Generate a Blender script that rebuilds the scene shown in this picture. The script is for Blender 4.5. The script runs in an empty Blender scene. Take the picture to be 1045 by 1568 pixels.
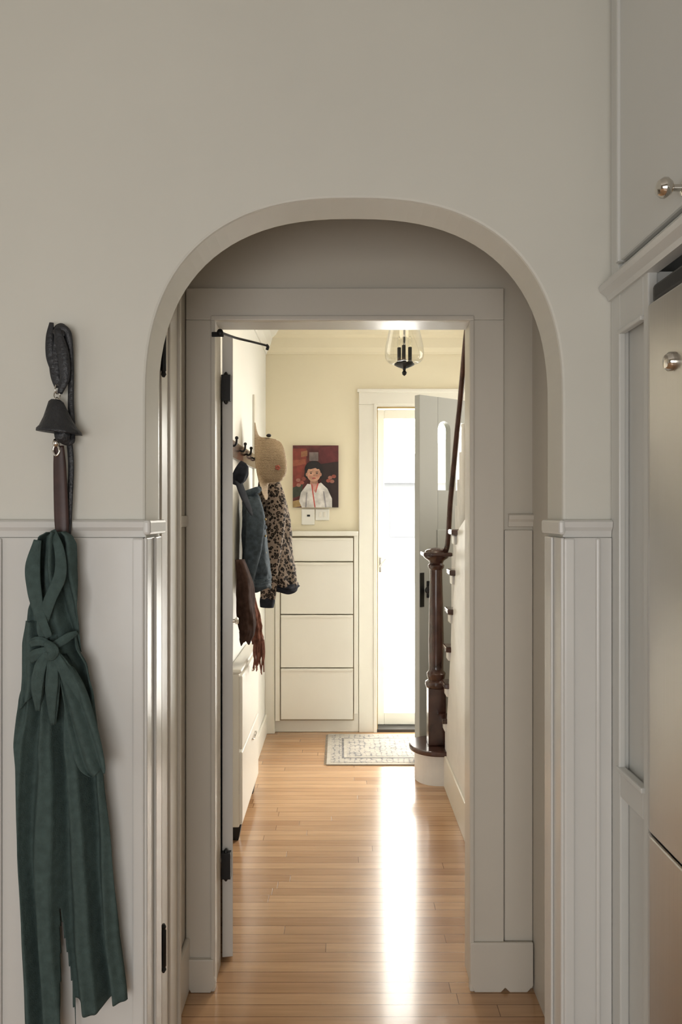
import bpy, bmesh, math, random
from mathutils import Vector, noise
random.seed(4)
scene = bpy.context.scene
col = scene.collection

# ---------------------------------------------------------------- materials
def mat(name, c, rough=0.5, metal=0.0, nscale=8.0, namt=0.06, bump=0.0, bscale=60.0, coat=0.0, spec=0.5):
    m = bpy.data.materials.new(name); m.use_nodes = True
    nt = m.node_tree; b = nt.nodes['Principled BSDF']
    tc = nt.nodes.new('ShaderNodeTexCoord')
    n = nt.nodes.new('ShaderNodeTexNoise'); n.inputs['Scale'].default_value = nscale; n.inputs['Detail'].default_value = 4
    nt.links.new(tc.outputs['Object'], n.inputs['Vector'])
    r = nt.nodes.new('ShaderNodeValToRGB')
    r.color_ramp.elements[0].position = 0.3; r.color_ramp.elements[1].position = 0.7
    r.color_ramp.elements[0].color = tuple(x*(1-namt) for x in c)+(1,)
    r.color_ramp.elements[1].color = tuple(min(1, x*(1+namt)) for x in c)+(1,)
    nt.links.new(n.outputs['Fac'], r.inputs['Fac'])
    nt.links.new(r.outputs['Color'], b.inputs['Base Color'])
    b.inputs['Roughness'].default_value = rough; b.inputs['Metallic'].default_value = metal
    b.inputs['Coat Weight'].default_value = coat
    b.inputs['Specular IOR Level'].default_value = spec
    if bump > 0:
        n2 = nt.nodes.new('ShaderNodeTexNoise'); n2.inputs['Scale'].default_value = bscale; n2.inputs['Detail'].default_value = 3
        nt.links.new(tc.outputs['Object'], n2.inputs['Vector'])
        bp = nt.nodes.new('ShaderNodeBump'); bp.inputs['Strength'].default_value = bump; bp.inputs['Distance'].default_value = 0.01
        nt.links.new(n2.outputs['Fac'], bp.inputs['Height']); nt.links.new(bp.outputs['Normal'], b.inputs['Normal'])
    return m

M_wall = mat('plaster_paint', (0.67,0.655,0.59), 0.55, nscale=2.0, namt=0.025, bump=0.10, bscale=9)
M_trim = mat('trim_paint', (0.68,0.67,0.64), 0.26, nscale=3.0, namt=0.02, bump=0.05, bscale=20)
M_alc = mat('alcove_shaded_plaster', (0.60,0.56,0.485), 0.42, nscale=2.0, namt=0.02, bump=0.06, bscale=12)  # plaster made darker and browner, painting in the alcove's dimmer light
M_alctrim = mat('alcove_shaded_trim', (0.66,0.62,0.55), 0.32, nscale=3.0, namt=0.02, bump=0.04, bscale=20)  # trim colour dulled likewise, alcove shade mixed into the base
M_hall = mat('cream_wall_paint', (0.84,0.765,0.58), 0.6, nscale=2.0, namt=0.02)
M_hallw = mat('white_wall_paint', (0.80,0.79,0.74), 0.6, nscale=2.0, namt=0.02)
M_white = mat('white_gloss_paint', (0.80,0.77,0.69), 0.35, nscale=3.0, namt=0.02)
M_ceil = mat('ceiling_paint', (0.80,0.79,0.75), 0.8, nscale=2.0, namt=0.02)
M_cab = mat('cabinet_paint', (0.63,0.63,0.60), 0.3, nscale=3.0, namt=0.02, bump=0.03, bscale=20)
M_black = mat('black_iron', (0.012,0.012,0.013), 0.42, 0.3)
M_gap = mat('dark_rubber', (0.05,0.045,0.04), 0.8)  # plain dark colour for fridge body, grille and threshold
M_gapl = mat('drawer_gap_shade', (0.35,0.29,0.20), 0.8)  # brown carcass colour paints the shade seen in the drawer gaps
M_brass = mat('aged_brass', (0.35,0.25,0.10), 0.4, 0.9)
M_nickel = mat('polished_nickel', (0.62,0.59,0.54), 0.12, 1.0)
M_darkwood = mat('dark_mahogany', (0.055,0.022,0.016), 0.22, nscale=14, namt=0.4, coat=0.4)
M_leather = mat('brown_leather', (0.045,0.02,0.016), 0.45, nscale=30, namt=0.3)
M_blackleather = mat('black_leather', (0.018,0.019,0.022), 0.45, nscale=30, namt=0.3, bump=0.3, bscale=120)
M_apron = mat('green_linen', (0.060,0.090,0.084), 0.85, nscale=60, namt=0.15, bump=0.25, bscale=350, spec=0.2)
M_denim = mat('blue_denim', (0.060,0.080,0.100), 0.9, nscale=45, namt=0.35, bump=0.3, bscale=300, spec=0.2)
M_brown = mat('dark_brown_wool', (0.05,0.028,0.022), 0.95, nscale=40, namt=0.3, spec=0.1)
M_scarf = mat('russet_scarf', (0.20,0.085,0.06), 0.95, nscale=50, namt=0.4, spec=0.1)
M_navy = mat('navy_felt', (0.02,0.022,0.03), 0.9, nscale=40, namt=0.3, spec=0.1)
M_red = mat('red_paint', (0.36,0.09,0.06), 0.6)
M_doorleaf = mat('front_door_shaded_paint', (0.42,0.43,0.41), 0.35, nscale=3, namt=0.02)  # shade of the backlit side put into the leaf colour

def straw():
    m = mat('woven_straw', (0.45,0.31,0.17), 0.85)
    nt = m.node_tree; b = nt.nodes['Principled BSDF']
    tc = nt.nodes.new('ShaderNodeTexCoord')
    w = nt.nodes.new('ShaderNodeTexWave'); w.wave_type='BANDS'; w.bands_direction='Z'; w.inputs['Scale'].default_value=40; w.inputs['Distortion'].default_value=4; w.inputs['Detail Scale'].default_value=5
    nt.links.new(tc.outputs['Object'], w.inputs['Vector'])
    r = nt.nodes.new('ShaderNodeValToRGB'); r.color_ramp.elements[0].color=(0.29,0.21,0.13,1); r.color_ramp.elements[1].color=(0.46,0.35,0.23,1)
    nt.links.new(w.outputs['Fac'], r.inputs['Fac']); nt.links.new(r.outputs['Color'], b.inputs['Base Color'])
    bp = nt.nodes.new('ShaderNodeBump'); bp.inputs['Strength'].default_value=0.5; bp.inputs['Distance'].default_value=0.004
    nt.links.new(w.outputs['Fac'], bp.inputs['Height']); nt.links.new(bp.outputs['Normal'], b.inputs['Normal'])
    return m
M_straw = straw()

def leopard():
    m = mat('leopard_fleece', (0.3,0.2,0.12), 0.9, spec=0.15)
    nt = m.node_tree; b = nt.nodes['Principled BSDF']
    tc = nt.nodes.new('ShaderNodeTexCoord')
    n = nt.nodes.new('ShaderNodeTexNoise'); n.inputs['Scale'].default_value=22
    nt.links.new(tc.outputs['Object'], n.inputs['Vector'])
    mx = nt.nodes.new('ShaderNodeVectorMath'); mx.operation='MULTIPLY_ADD'; mx.inputs[1].default_value=(0.025,0.025,0.025)
    nt.links.new(n.outputs['Color'], mx.inputs[0]); nt.links.new(tc.outputs['Object'], mx.inputs[2])
    v = nt.nodes.new('ShaderNodeTexVoronoi'); v.inputs['Scale'].default_value=58
    nt.links.new(mx.outputs[0], v.inputs['Vector'])
    r = nt.nodes.new('ShaderNodeValToRGB'); e = r.color_ramp.elements
    e[0].position=0.0; e[0].color=(0.10,0.07,0.055,1)
    e[1].position=0.62; e[1].color=(0.26,0.205,0.165,1)
    a=e.new(0.18); a.color=(0.11,0.08,0.06,1)
    a=e.new(0.24); a.color=(0.014,0.012,0.012,1)
    a=e.new(0.46); a.color=(0.016,0.013,0.013,1)
    a=e.new(0.53); a.color=(0.25,0.20,0.16,1)
    nt.links.new(v.outputs['Distance'], r.inputs['Fac']); nt.links.new(r.outputs['Color'], b.inputs['Base Color'])
    return m
M_leo = leopard()

def floor_mat():
    m = bpy.data.materials.new('oak_floorboards'); m.use_nodes=True
    nt=m.node_tree; b=nt.nodes['Principled BSDF']; L=nt.links.new
    RH=0.050; BW=1.13
    tc=nt.nodes.new('ShaderNodeTexCoord')
    sp=nt.nodes.new('ShaderNodeSeparateXYZ'); L(tc.outputs['Object'], sp.inputs[0])
    d=nt.nodes.new('ShaderNodeMath'); d.operation='DIVIDE'; d.inputs[1].default_value=RH; L(sp.outputs['Y'], d.inputs[0])
    fl=nt.nodes.new('ShaderNodeMath'); fl.operation='FLOOR'; L(d.outputs[0], fl.inputs[0])
    wn=nt.nodes.new('ShaderNodeTexWhiteNoise'); wn.noise_dimensions='1D'; L(fl.outputs[0], wn.inputs['W'])
    ma=nt.nodes.new('ShaderNodeMath'); ma.operation='MULTIPLY_ADD'; ma.inputs[1].default_value=BW*3; L(wn.outputs['Value'], ma.inputs[0]); L(sp.outputs['X'], ma.inputs[2])
    cb=nt.nodes.new('ShaderNodeCombineXYZ'); L(ma.outputs[0], cb.inputs['X']); L(sp.outputs['Y'], cb.inputs['Y'])
    br=nt.nodes.new('ShaderNodeTexBrick'); br.offset=0.0; br.squash=1
    br.inputs['Scale'].default_value=1; br.inputs['Brick Width'].default_value=BW; br.inputs['Row Height'].default_value=RH
    br.inputs['Mortar Size'].default_value=0.0013; br.inputs['Mortar Smooth'].default_value=0.3; br.inputs['Bias'].default_value=0
    br.inputs['Color1'].default_value=(0.41,0.225,0.115,1); br.inputs['Color2'].default_value=(0.58,0.36,0.20,1); br.inputs['Mortar'].default_value=(0.18,0.085,0.04,1)
    L(cb.outputs[0], br.inputs['Vector'])
    mp=nt.nodes.new('ShaderNodeMapping'); mp.inputs['Scale'].default_value=(2.5,40,1)
    L(cb.outputs[0], mp.inputs['Vector'])
    n=nt.nodes.new('ShaderNodeTexNoise'); n.inputs['Scale'].default_value=1.5; n.inputs['Detail'].default_value=6
    L(mp.outputs['Vector'], n.inputs['Vector'])
    r=nt.nodes.new('ShaderNodeValToRGB'); r.color_ramp.elements[0].position=.3; r.color_ramp.elements[1].position=.7
    r.color_ramp.elements[0].color=(0.84,0.82,0.79,1); r.color_ramp.elements[1].color=(1.05,1.05,1.05,1)
    L(n.outputs['Fac'], r.inputs['Fac'])
    mx=nt.nodes.new('ShaderNodeMixRGB'); mx.blend_type='MULTIPLY'; mx.inputs['Fac'].default_value=1
    L(br.outputs['Color'], mx.inputs['Color1']); L(r.outputs['Color'], mx.inputs['Color2']); L(mx.outputs['Color'], b.inputs['Base Color'])
    n3=nt.nodes.new('ShaderNodeTexNoise'); n3.inputs['Scale'].default_value=9
    mp3=nt.nodes.new('ShaderNodeMapping'); mp3.inputs['Scale'].default_value=(0.6,2.0,1); L(tc.outputs['Object'], mp3.inputs['Vector']); L(mp3.outputs['Vector'], n3.inputs['Vector'])
    ad=nt.nodes.new('ShaderNodeMath'); ad.operation='MULTIPLY_ADD'; ad.inputs[1].default_value=0.25; L(n3.outputs['Fac'], ad.inputs[0])
    mm=nt.nodes.new('ShaderNodeMath'); mm.operation='MULTIPLY'; mm.inputs[1].default_value=-0.6; L(br.outputs['Fac'], mm.inputs[0]); L(mm.outputs[0], ad.inputs[2])
    bp=nt.nodes.new('ShaderNodeBump'); bp.inputs['Strength'].default_value=0.36; bp.inputs['Distance'].default_value=0.0035
    L(ad.outputs[0], bp.inputs['Height']); L(bp.outputs['Normal'], b.inputs['Normal'])
    b.inputs['Roughness'].default_value=0.23; b.inputs['Coat Weight'].default_value=0.5; b.inputs['Coat Roughness'].default_value=0.11
    return m
M_floor = floor_mat()

def steel():
    m = mat('brushed_steel', (0.52,0.50,0.47), 0.30, 1.0, nscale=2, namt=0.05)
    nt=m.node_tree; b=nt.nodes['Principled BSDF']
    tc=nt.nodes.new('ShaderNodeTexCoord'); mp=nt.nodes.new('ShaderNodeMapping'); mp.inputs['Scale'].default_value=(1,300,1)
    n=nt.nodes.new('ShaderNodeTexNoise'); n.inputs['Scale'].default_value=2
    nt.links.new(tc.outputs['Object'], mp.inputs['Vector']); nt.links.new(mp.outputs['Vector'], n.inputs['Vector'])
    n2=nt.nodes.new('ShaderNodeTexNoise'); n2.inputs['Scale'].default_value=3.0
    nt.links.new(tc.outputs['Object'], n2.inputs['Vector'])
    ad=nt.nodes.new('ShaderNodeMath'); ad.operation='MULTIPLY_ADD'; ad.inputs[1].default_value=4.0
    nt.links.new(n2.outputs['Fac'], ad.inputs[0]); nt.links.new(n.outputs['Fac'], ad.inputs[2])
    bp=nt.nodes.new('ShaderNodeBump'); bp.inputs['Strength'].default_value=0.10; bp.inputs['Distance'].default_value=0.004
    nt.links.new(ad.outputs[0], bp.inputs['Height']); nt.links.new(bp.outputs['Normal'], b.inputs['Normal'])
    return m
M_steel = steel()

def glass():
    m=bpy.data.materials.new('clear_glass'); m.use_nodes=True; nt=m.node_tree; nt.nodes.remove(nt.nodes['Principled BSDF'])
    o=nt.nodes['Material Output']; t=nt.nodes.new('ShaderNodeBsdfTransparent'); t.inputs['Color'].default_value=(0.96,0.96,0.94,1)
    g=nt.nodes.new('ShaderNodeBsdfGlossy'); g.inputs['Roughness'].default_value=0.05
    lw=nt.nodes.new('ShaderNodeLayerWeight'); lw.inputs['Blend'].default_value=0.25
    mx=nt.nodes.new('ShaderNodeMixShader')
    ml=nt.nodes.new('ShaderNodeMath'); ml.operation='MULTIPLY'; ml.inputs[1].default_value=0.7
    nt.links.new(lw.outputs['Facing'], ml.inputs[0]); nt.links.new(ml.outputs[0], mx.inputs['Fac'])
    nt.links.new(t.outputs[0], mx.inputs[1]); nt.links.new(g.outputs[0], mx.inputs[2]); nt.links.new(mx.outputs[0], o.inputs['Surface'])
    return m
M_glass = glass()

def rug_mat():
    m = mat('faded_persian_rug', (0.6,0.58,0.54), 0.95, spec=0.1)
    nt=m.node_tree; b=nt.nodes['Principled BSDF']; L=nt.links.new
    tc=nt.nodes.new('ShaderNodeTexCoord')
    v=nt.nodes.new('ShaderNodeTexVoronoi'); v.feature='DISTANCE_TO_EDGE'
    v.inputs['Scale'].default_value=32; v.inputs['Randomness'].default_value=0.45
    L(tc.outputs['Object'], v.inputs['Vector'])
    n=nt.nodes.new('ShaderNodeTexNoise'); n.inputs['Scale'].default_value=26; n.inputs['Detail'].default_value=4; L(tc.outputs['Object'], n.inputs['Vector'])
    ml=nt.nodes.new('ShaderNodeMath'); ml.operation='MULTIPLY_ADD'; ml.inputs[1].default_value=1.3; L(v.outputs['Distance'], ml.inputs[0]); L(n.outputs['Fac'], ml.inputs[2])
    r=nt.nodes.new('ShaderNodeValToRGB'); r.color_ramp.elements[0].position=.48; r.color_ramp.elements[0].color=(0.21,0.205,0.205,1)
    r.color_ramp.elements[1].position=.72; r.color_ramp.elements[1].color=(0.43,0.39,0.34,1)
    L(ml.outputs[0], r.inputs['Fac']); L(r.outputs['Color'], b.inputs['Base Color'])
    return m
M_rug = rug_mat()
M_rugb = mat('rug_border_wool',(0.19,0.18,0.18),0.95,nscale=50,namt=0.35,spec=0.1)
M_rugl = mat('rug_edge_wool',(0.44,0.40,0.345),0.95,nscale=50,namt=0.1,spec=0.1)

# ---------------------------------------------------------------- geometry helpers
def grp(name):
    e=bpy.data.objects.new(name,None); e.empty_display_size=0.1; col.objects.link(e); return e
def fin(name, bm, m, parent=None, bevel=0, smooth=False, seg=2):
    bmesh.ops.recalc_face_normals(bm, faces=bm.faces)
    me=bpy.data.meshes.new(name); bm.to_mesh(me); bm.free()
    if smooth:
        for p in me.polygons: p.use_smooth=True
    me.materials.append(m)
    o=bpy.data.objects.new(name,me); col.objects.link(o)
    if parent: o.parent=parent
    if bevel>0:
        b=o.modifiers.new('bevel','BEVEL'); b.width=bevel; b.segments=seg; b.limit_method='ANGLE'; b.angle_limit=math.radians(40)
    return o
def box(name,x0,x1,y0,y1,z0,z1,m,parent=None,bevel=0):
    bm=bmesh.new()
    vs=[bm.verts.new((x,y,z)) for x in (x0,x1) for y in (y0,y1) for z in (z0,z1)]
    for f in ((0,1,3,2),(4,6,7,5),(0,4,5,1),(2,3,7,6),(0,2,6,4),(1,5,7,3)): bm.faces.new([vs[i] for i in f])
    return fin(name,bm,m,parent,bevel)
def prism(name,pts,axis,a0,a1,m,parent=None,bevel=0,smooth=False):
    bm=bmesh.new()
    def P(p,a): return {'y':(p[0],a,p[1]),'z':(p[0],p[1],a),'x':(a,p[0],p[1])}[axis]
    A=[bm.verts.new(P(p,a0)) for p in pts]; B=[bm.verts.new(P(p,a1)) for p in pts]
    bm.faces.new(A); bm.faces.new(B[::-1]); n=len(pts)
    for i in range(n): bm.faces.new((A[i],A[(i+1)%n],B[(i+1)%n],B[i]))
    return fin(name,bm,m,parent,bevel,smooth)
def lathe(name,prof,c,m,parent=None,seg=32,axis='z'):
    bm=bmesh.new(); rings=[]
    for r,z in prof:
        ring=[]
        for i in range(seg):
            a=2*math.pi*i/seg; u,v=max(r,1e-4)*math.cos(a),max(r,1e-4)*math.sin(a)
            p={'z':(u,v,z),'x':(z,u,v),'y':(u,z,v)}[axis]
            ring.append(bm.verts.new((c[0]+p[0],c[1]+p[1],c[2]+p[2])))
        rings.append(ring)
    for a,b in zip(rings,rings[1:]):
        for i in range(seg): bm.faces.new((a[i],a[(i+1)%seg],b[(i+1)%seg],b[i]))
    bm.faces.new(rings[0][::-1]); bm.faces.new(rings[-1])
    o=fin(name,bm,m,parent,0,True)
    o.data.set_sharp_from_angle(angle=math.radians(40))
    return o
def catmull(pts,n=8):
    out=[]
    P=[Vector(p) for p in pts]; P=[P[0]*2-P[1]]+P+[P[-1]*2-P[-2]]
    for i in range(1,len(P)-2):
        for k in range(n):
            t=k/n; a,b,c,d=P[i-1],P[i],P[i+1],P[i+2]
            out.append(0.5*((2*b)+(c-a)*t+(2*a-5*b+4*c-d)*t*t+(3*b-a-3*c+d)*t*t*t))
    out.append(P[-2]); return out
def tube(name,pts,rad,m,parent=None,seg=10,flat=1.0,n=8,flatdir=(0,1,0),smoothpath=True,crease=0.0,cn=4,seed=0):
    if not isinstance(rad,(list,tuple)): rad=[rad]*len(pts)
    if smoothpath:
        C=catmull([tuple(p)for p in pts],n); R=[v[0] for v in catmull([(r,0,0) for r in rad],n)]
    else: C=[Vector(p) for p in pts]; R=rad
    if crease: seg=max(seg,36)
    bm=bmesh.new(); rings=[]; fd=Vector(flatdir).normalized()
    for i,p in enumerate(C):
        t=(C[min(i+1,len(C)-1)]-C[max(i-1,0)]).normalized()
        v=fd-t*fd.dot(t)
        if v.length<1e-3: v=Vector((1,0,0.01))-t*t.x
        v.normalize(); u=t.cross(v)
        ring=[]
        for k in range(seg):
            a=2*math.pi*k/seg; s=i/len(C)
            g=1+crease*(math.sin(cn*a+seed+3*s)+0.7*noise.noise(Vector((math.cos(a)*2,math.sin(a)*2,s*6+seed))))
            ring.append(bm.verts.new(p+(u*math.cos(a)+v*math.sin(a)*flat)*R[i]*g))
        rings.append(ring)
    for a,b in zip(rings,rings[1:]):
        for k in range(seg): bm.faces.new((a[k],a[(k+1)%seg],b[(k+1)%seg],b[k]))
    bm.faces.new(rings[0][::-1]); bm.faces.new(rings[-1])
    return fin(name,bm,m,parent,0,True)
def ball(name,c,r,m,parent=None):
    bm=bmesh.new(); bmesh.ops.create_uvsphere(bm,u_segments=24,v_segments=14,radius=1)
    for v in bm.verts: v.co=Vector((c[0]+v.co.x*r[0],c[1]+v.co.y*r[1],c[2]+v.co.z*r[2]))
    return fin(name,bm,m,parent,0,True)
def loft(name,rows,m,parent=None,seg=56,folds=5,amp=0.12,seed=0,cap=True):
    C=catmull([(r[0],r[1],r[2]) for r in rows],7); R=catmull([(r[3],r[4],0) for r in rows],7)
    bm=bmesh.new(); rings=[]
    N=len(C)
    for j,(c,r) in enumerate(zip(C,R)):
        t=j/(N-1); ring=[]
        for i in range(seg):
            a=2*math.pi*i/seg
            k=1+amp*min(1,t*2+0.3)*(math.sin(folds*a+seed+t*2)*0.6+noise.noise(Vector((math.cos(a)*1.6+seed,math.sin(a)*1.6,t*5)))*1.3+0.5*noise.noise(Vector((math.cos(a)*4+seed,math.sin(a)*4,t*14))))
            ring.append(bm.verts.new((c.x+math.cos(a)*r.x*k,c.y+math.sin(a)*r.y*k,c.z+0.012*math.sin(3*a+seed)*t)))
        rings.append(ring)
    for a,b in zip(rings,rings[1:]):
        for i in range(seg): bm.faces.new((a[i],a[(i+1)%seg],b[(i+1)%seg],b[i]))
    if cap: bm.faces.new(rings[0][::-1]); bm.faces.new(rings[-1])
    return fin(name,bm,m,parent,0,True)

H=2.75
# ---------------------------------------------------------------- room shell
box('floor',-2.4,1.9,-2.6,4.87,-0.05,0.0,M_floor)
box('ceiling',-2.4,1.9,-2.6,4.87,H,H+0.05,M_ceil)
cx,a_=0.029,0.467; zs,zt=1.70,2.157; n_=2.5
arc=[]
for i in range(0,49):
    th=math.pi-math.pi*i/48
    c,s=math.cos(th),math.sin(th)
    arc.append((cx+a_*math.copysign(abs(c)**(2/n_),c), zs+(zt-zs)*abs(s)**(2/n_)))
out=[(-2.4,0),(-0.438,0)]+arc+[(0.496,0),(1.4,0),(1.4,H),(-2.4,H)]
prism('wall_arch',out,'y',1.59,1.71,M_wall,bevel=0.006)
box('wall_kitchen_left',-2.5,-2.4,-2.6,1.71,0,H,M_wall)
box('wall_kitchen_back',-2.5,1.4,-2.7,-2.6,0,H,M_wall)
box('wall_kitchen_right',1.4,1.5,-2.7,1.71,0,H,M_wall)
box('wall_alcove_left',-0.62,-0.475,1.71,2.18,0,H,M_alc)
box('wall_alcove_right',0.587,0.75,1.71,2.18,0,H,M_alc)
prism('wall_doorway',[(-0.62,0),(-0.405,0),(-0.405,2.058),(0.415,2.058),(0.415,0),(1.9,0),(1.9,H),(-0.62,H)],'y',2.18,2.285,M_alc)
box('wall_hall_left',-0.62,-0.50,2.285,4.72,0,H,M_hallw)
box('wall_hall_right',1.6,1.7,2.285,4.72,0,H,M_hall)
prism('wall_entry',[(-0.62,0),(0.215,0),(0.215,2.17),(1.17,2.17),(1.17,0),(1.7,0),(1.7,H),(-0.62,H)],'y',4.72,4.87,M_hall)

# ---------------------------------------------------------------- wainscot + chair rails
def rail(name,x0,x1,y,z=1.425,m=M_trim):
    pr=[(y,z-0.028),(y-0.008,z-0.026),(y-0.010,z-0.012),(y-0.016,z-0.004),(y-0.018,z+0.008),(y-0.012,z+0.012),(y,z+0.012)]
    return prism(name,pr,'x',x0,x1,m)
box('trim_1',-2.38,-0.4395,1.578,1.59,0,1.398,M_trim,bevel=0.002)
rail('trim_2',-2.38,-0.436,1.59)
box('trim_3',0.4975,0.602,1.578,1.59,0,1.398,M_trim,bevel=0.002)
rail('trim_4',0.494,0.602,1.59)
for k,(x0,x1) in enumerate([(-0.462,-0.436),(-0.765,-0.752),(0.494,0.518),(0.565,0.575)]):
    box('trim_%d'%(5+k),x0,x1,1.570,1.5785,0,1.397,M_trim,bevel=0.004)
jl=grp('trim_9')
box('lining',-0.438,-0.430,1.575,1.705,0,1.398,M_trim,jl,0.003)
box('bead',-0.430,-0.424,1.63,1.66,0,1.398,M_trim,jl,0.003)
box('cap',-0.438,-0.421,1.568,1.712,1.404,1.437,M_trim,jl,0.006)
jr=grp('trim_10')
box('lining',0.488,0.496,1.575,1.705,0,1.398,M_trim,jr,0.003)
box('bead',0.482,0.488,1.63,1.66,0,1.398,M_trim,jr,0.003)
box('cap',0.482,0.496,1.568,1.712,1.404,1.437,M_trim,jr,0.006)

# ---------------------------------------------------------------- alcove side door
dc=grp('door_1')
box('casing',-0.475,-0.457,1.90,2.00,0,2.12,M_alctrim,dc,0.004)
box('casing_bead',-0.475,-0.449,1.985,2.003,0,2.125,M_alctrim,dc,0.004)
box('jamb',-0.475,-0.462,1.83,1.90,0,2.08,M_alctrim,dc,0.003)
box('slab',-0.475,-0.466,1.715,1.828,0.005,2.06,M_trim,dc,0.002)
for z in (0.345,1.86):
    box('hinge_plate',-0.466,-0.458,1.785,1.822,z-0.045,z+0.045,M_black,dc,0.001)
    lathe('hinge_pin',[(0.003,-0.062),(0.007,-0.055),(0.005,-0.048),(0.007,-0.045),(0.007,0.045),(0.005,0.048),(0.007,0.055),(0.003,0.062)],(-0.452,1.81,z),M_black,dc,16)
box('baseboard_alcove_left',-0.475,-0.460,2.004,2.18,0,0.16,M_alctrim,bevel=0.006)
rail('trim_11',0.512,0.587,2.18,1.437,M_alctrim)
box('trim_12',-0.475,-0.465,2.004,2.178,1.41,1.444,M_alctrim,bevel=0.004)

# ---------------------------------------------------------------- doorway casing
cs=grp('trim_13')
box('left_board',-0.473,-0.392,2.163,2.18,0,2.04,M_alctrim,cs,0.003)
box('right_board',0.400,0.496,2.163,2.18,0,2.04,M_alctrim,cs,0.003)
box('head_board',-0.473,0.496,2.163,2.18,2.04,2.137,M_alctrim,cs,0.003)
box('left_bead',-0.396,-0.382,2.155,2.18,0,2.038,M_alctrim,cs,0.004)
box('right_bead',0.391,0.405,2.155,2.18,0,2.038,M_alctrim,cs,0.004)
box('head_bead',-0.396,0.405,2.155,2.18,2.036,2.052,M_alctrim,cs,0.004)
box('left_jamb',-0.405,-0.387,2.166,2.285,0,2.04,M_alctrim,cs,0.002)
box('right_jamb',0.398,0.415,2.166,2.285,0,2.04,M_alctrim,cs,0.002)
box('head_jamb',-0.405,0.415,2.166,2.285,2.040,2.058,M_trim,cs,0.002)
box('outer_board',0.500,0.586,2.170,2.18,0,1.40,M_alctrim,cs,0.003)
pl=grp('baseboard_doorway')
prism('plinth_left',[(-0.47,0.03),(-0.455,0.0),(-0.395,0.0),(-0.378,0.03),(-0.386,0.055),(-0.386,0.10),(-0.47,0.10)],'y',2.150,2.163,M_alctrim,pl,0.003)
prism('plinth_right',[(0.392,0.03),(0.405,0),(0.485,0),(0.498,0.014),(0.512,0.0),(0.565,0.0),(0.583,0.02),(0.583,0.15),(0.392,0.15)],'y',2.152,2.163,M_alctrim,pl,0.003)
hk=grp('door_latch_hook')
box('bracket',-0.392,-0.355,2.150,2.155,1.985,2.0,M_black,hk,0.002)
ball('knuckle',(-0.366,2.150,1.997),(0.010,0.008,0.012),M_black,hk)
tube('arm',[(-0.366,2.150,1.999),(-0.35,2.19,2.00),(-0.33,2.24,2.003),(-0.29,2.30,2.006),(-0.248,2.36,2.008)],0.004,M_black,hk)
tube('eye',[(-0.248,2.36,2.010),(-0.243,2.36,2.003),(-0.246,2.36,1.993)],0.005,M_black,hk)

# ---------------------------------------------------------------- open interior door
idr=grp('door_2'); 
ang=math.radians(9.0); hx,hy=-0.352,2.312
def rotd(o):
    for v in o.data.vertices:
        x,y=v.co.x-hx,v.co.y-hy
        v.co.x=hx+x*math.cos(ang)-y*math.sin(ang); v.co.y=hy+x*math.sin(ang)+y*math.cos(ang)
for nm,(y0,y1,z0,z1,t) in {'stile_hinge':(0,0.11,0.01,2.03,0.0),'stile_latch':(0.62,0.73,0.01,2.03,0),'rail_top':(0.1,0.63,1.91,2.03,0),'rail_mid':(0.1,0.63,0.88,1.06,0),'rail_bottom':(0.1,0.63,0.01,0.22,0),'panel_upper':(0.1,0.63,1.05,1.92,0.01),'panel_lower':(0.1,0.63,0.2,0.9,0.01)}.items():
    o=box(nm,hx-0.034+t,hx-t,hy+y0,hy+y1,z0,z1,M_trim,idr,0.0015); rotd(o)
for z in (1.855,0.315):
    box('hinge_leaf',-0.386,-0.356,2.286,2.308,z-0.042,z+0.042,M_black,idr,0.001)
    lathe('hinge_pin',[(0.003,-0.052),(0.007,-0.046),(0.007,0.046),(0.003,0.052)],(-0.372,2.297,z),M_black,idr,16)
ob=lathe('knob',[(0.008,0),(0.008,0.012),(0.014,0.016),(0.016,0.022),(0.011,0.028),(0.0,0.03)],(-0.352,2.98,1.0),M_nickel,idr,20,'x'); rotd(ob)

# ---------------------------------------------------------------- tall cabinet + fridge
X=0.603
tc=grp('built_in_cabinet')
box('carcass',X+0.02,1.38,1.405,1.585,0,1.93,M_cab,tc)
box('stile_back',X,X+0.02,1.535,1.588,0,1.93,M_cab,tc,0.003)
box('stile_front',X,X+0.02,1.396,1.418,0,1.93,M_cab,tc,0.003)
box('rail_top',X,X+0.02,1.418,1.535,1.845,1.93,M_cab,tc,0.003)
box('rail_mid',X,X+0.02,1.418,1.535,0.84,0.90,M_cab,tc,0.003)
box('sill_mid',X-0.008,X+0.01,1.410,1.540,0.895,0.907,M_cab,tc,0.003)
box('bead_top',X-0.006,X+0.01,1.418,1.540,1.838,1.848,M_cab,tc,0.003)
box('bead_side',X-0.005,X+0.01,1.528,1.540,0.90,1.848,M_cab,tc,0.003)
box('upper_carcass',X+0.012,1.38,0.2,1.585,1.965,H-0.002,M_cab,tc)
box('upper_stile',X,X+0.014,1.545,1.588,1.96,H-0.002,M_cab,tc,0.003)
box('upper_rail',X,X+0.014,0.2,1.545,1.96,1.985,M_cab,tc,0.003)
box('upper_door',X-0.006,X+0.012,0.95,1.532,1.992,H-0.05,M_cab,tc,0.005)
box('upper_door_edge',X-0.012,X+0.006,1.518,1.534,1.990,H-0.05,M_cab,tc,0.004)
box('upper_door_b',X-0.006,X+0.012,0.3,0.944,1.992,H-0.05,M_cab,tc,0.005)
pr=[(X+0.02,1.925),(X-0.006,1.925),(X-0.010,1.935),(X-0.024,1.945),(X-0.028,1.955),(X-0.020,1.964),(X+0.02,1.966)]
prism('crown_shelf',pr,'y',0.2,1.588,M_cab,tc)
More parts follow.
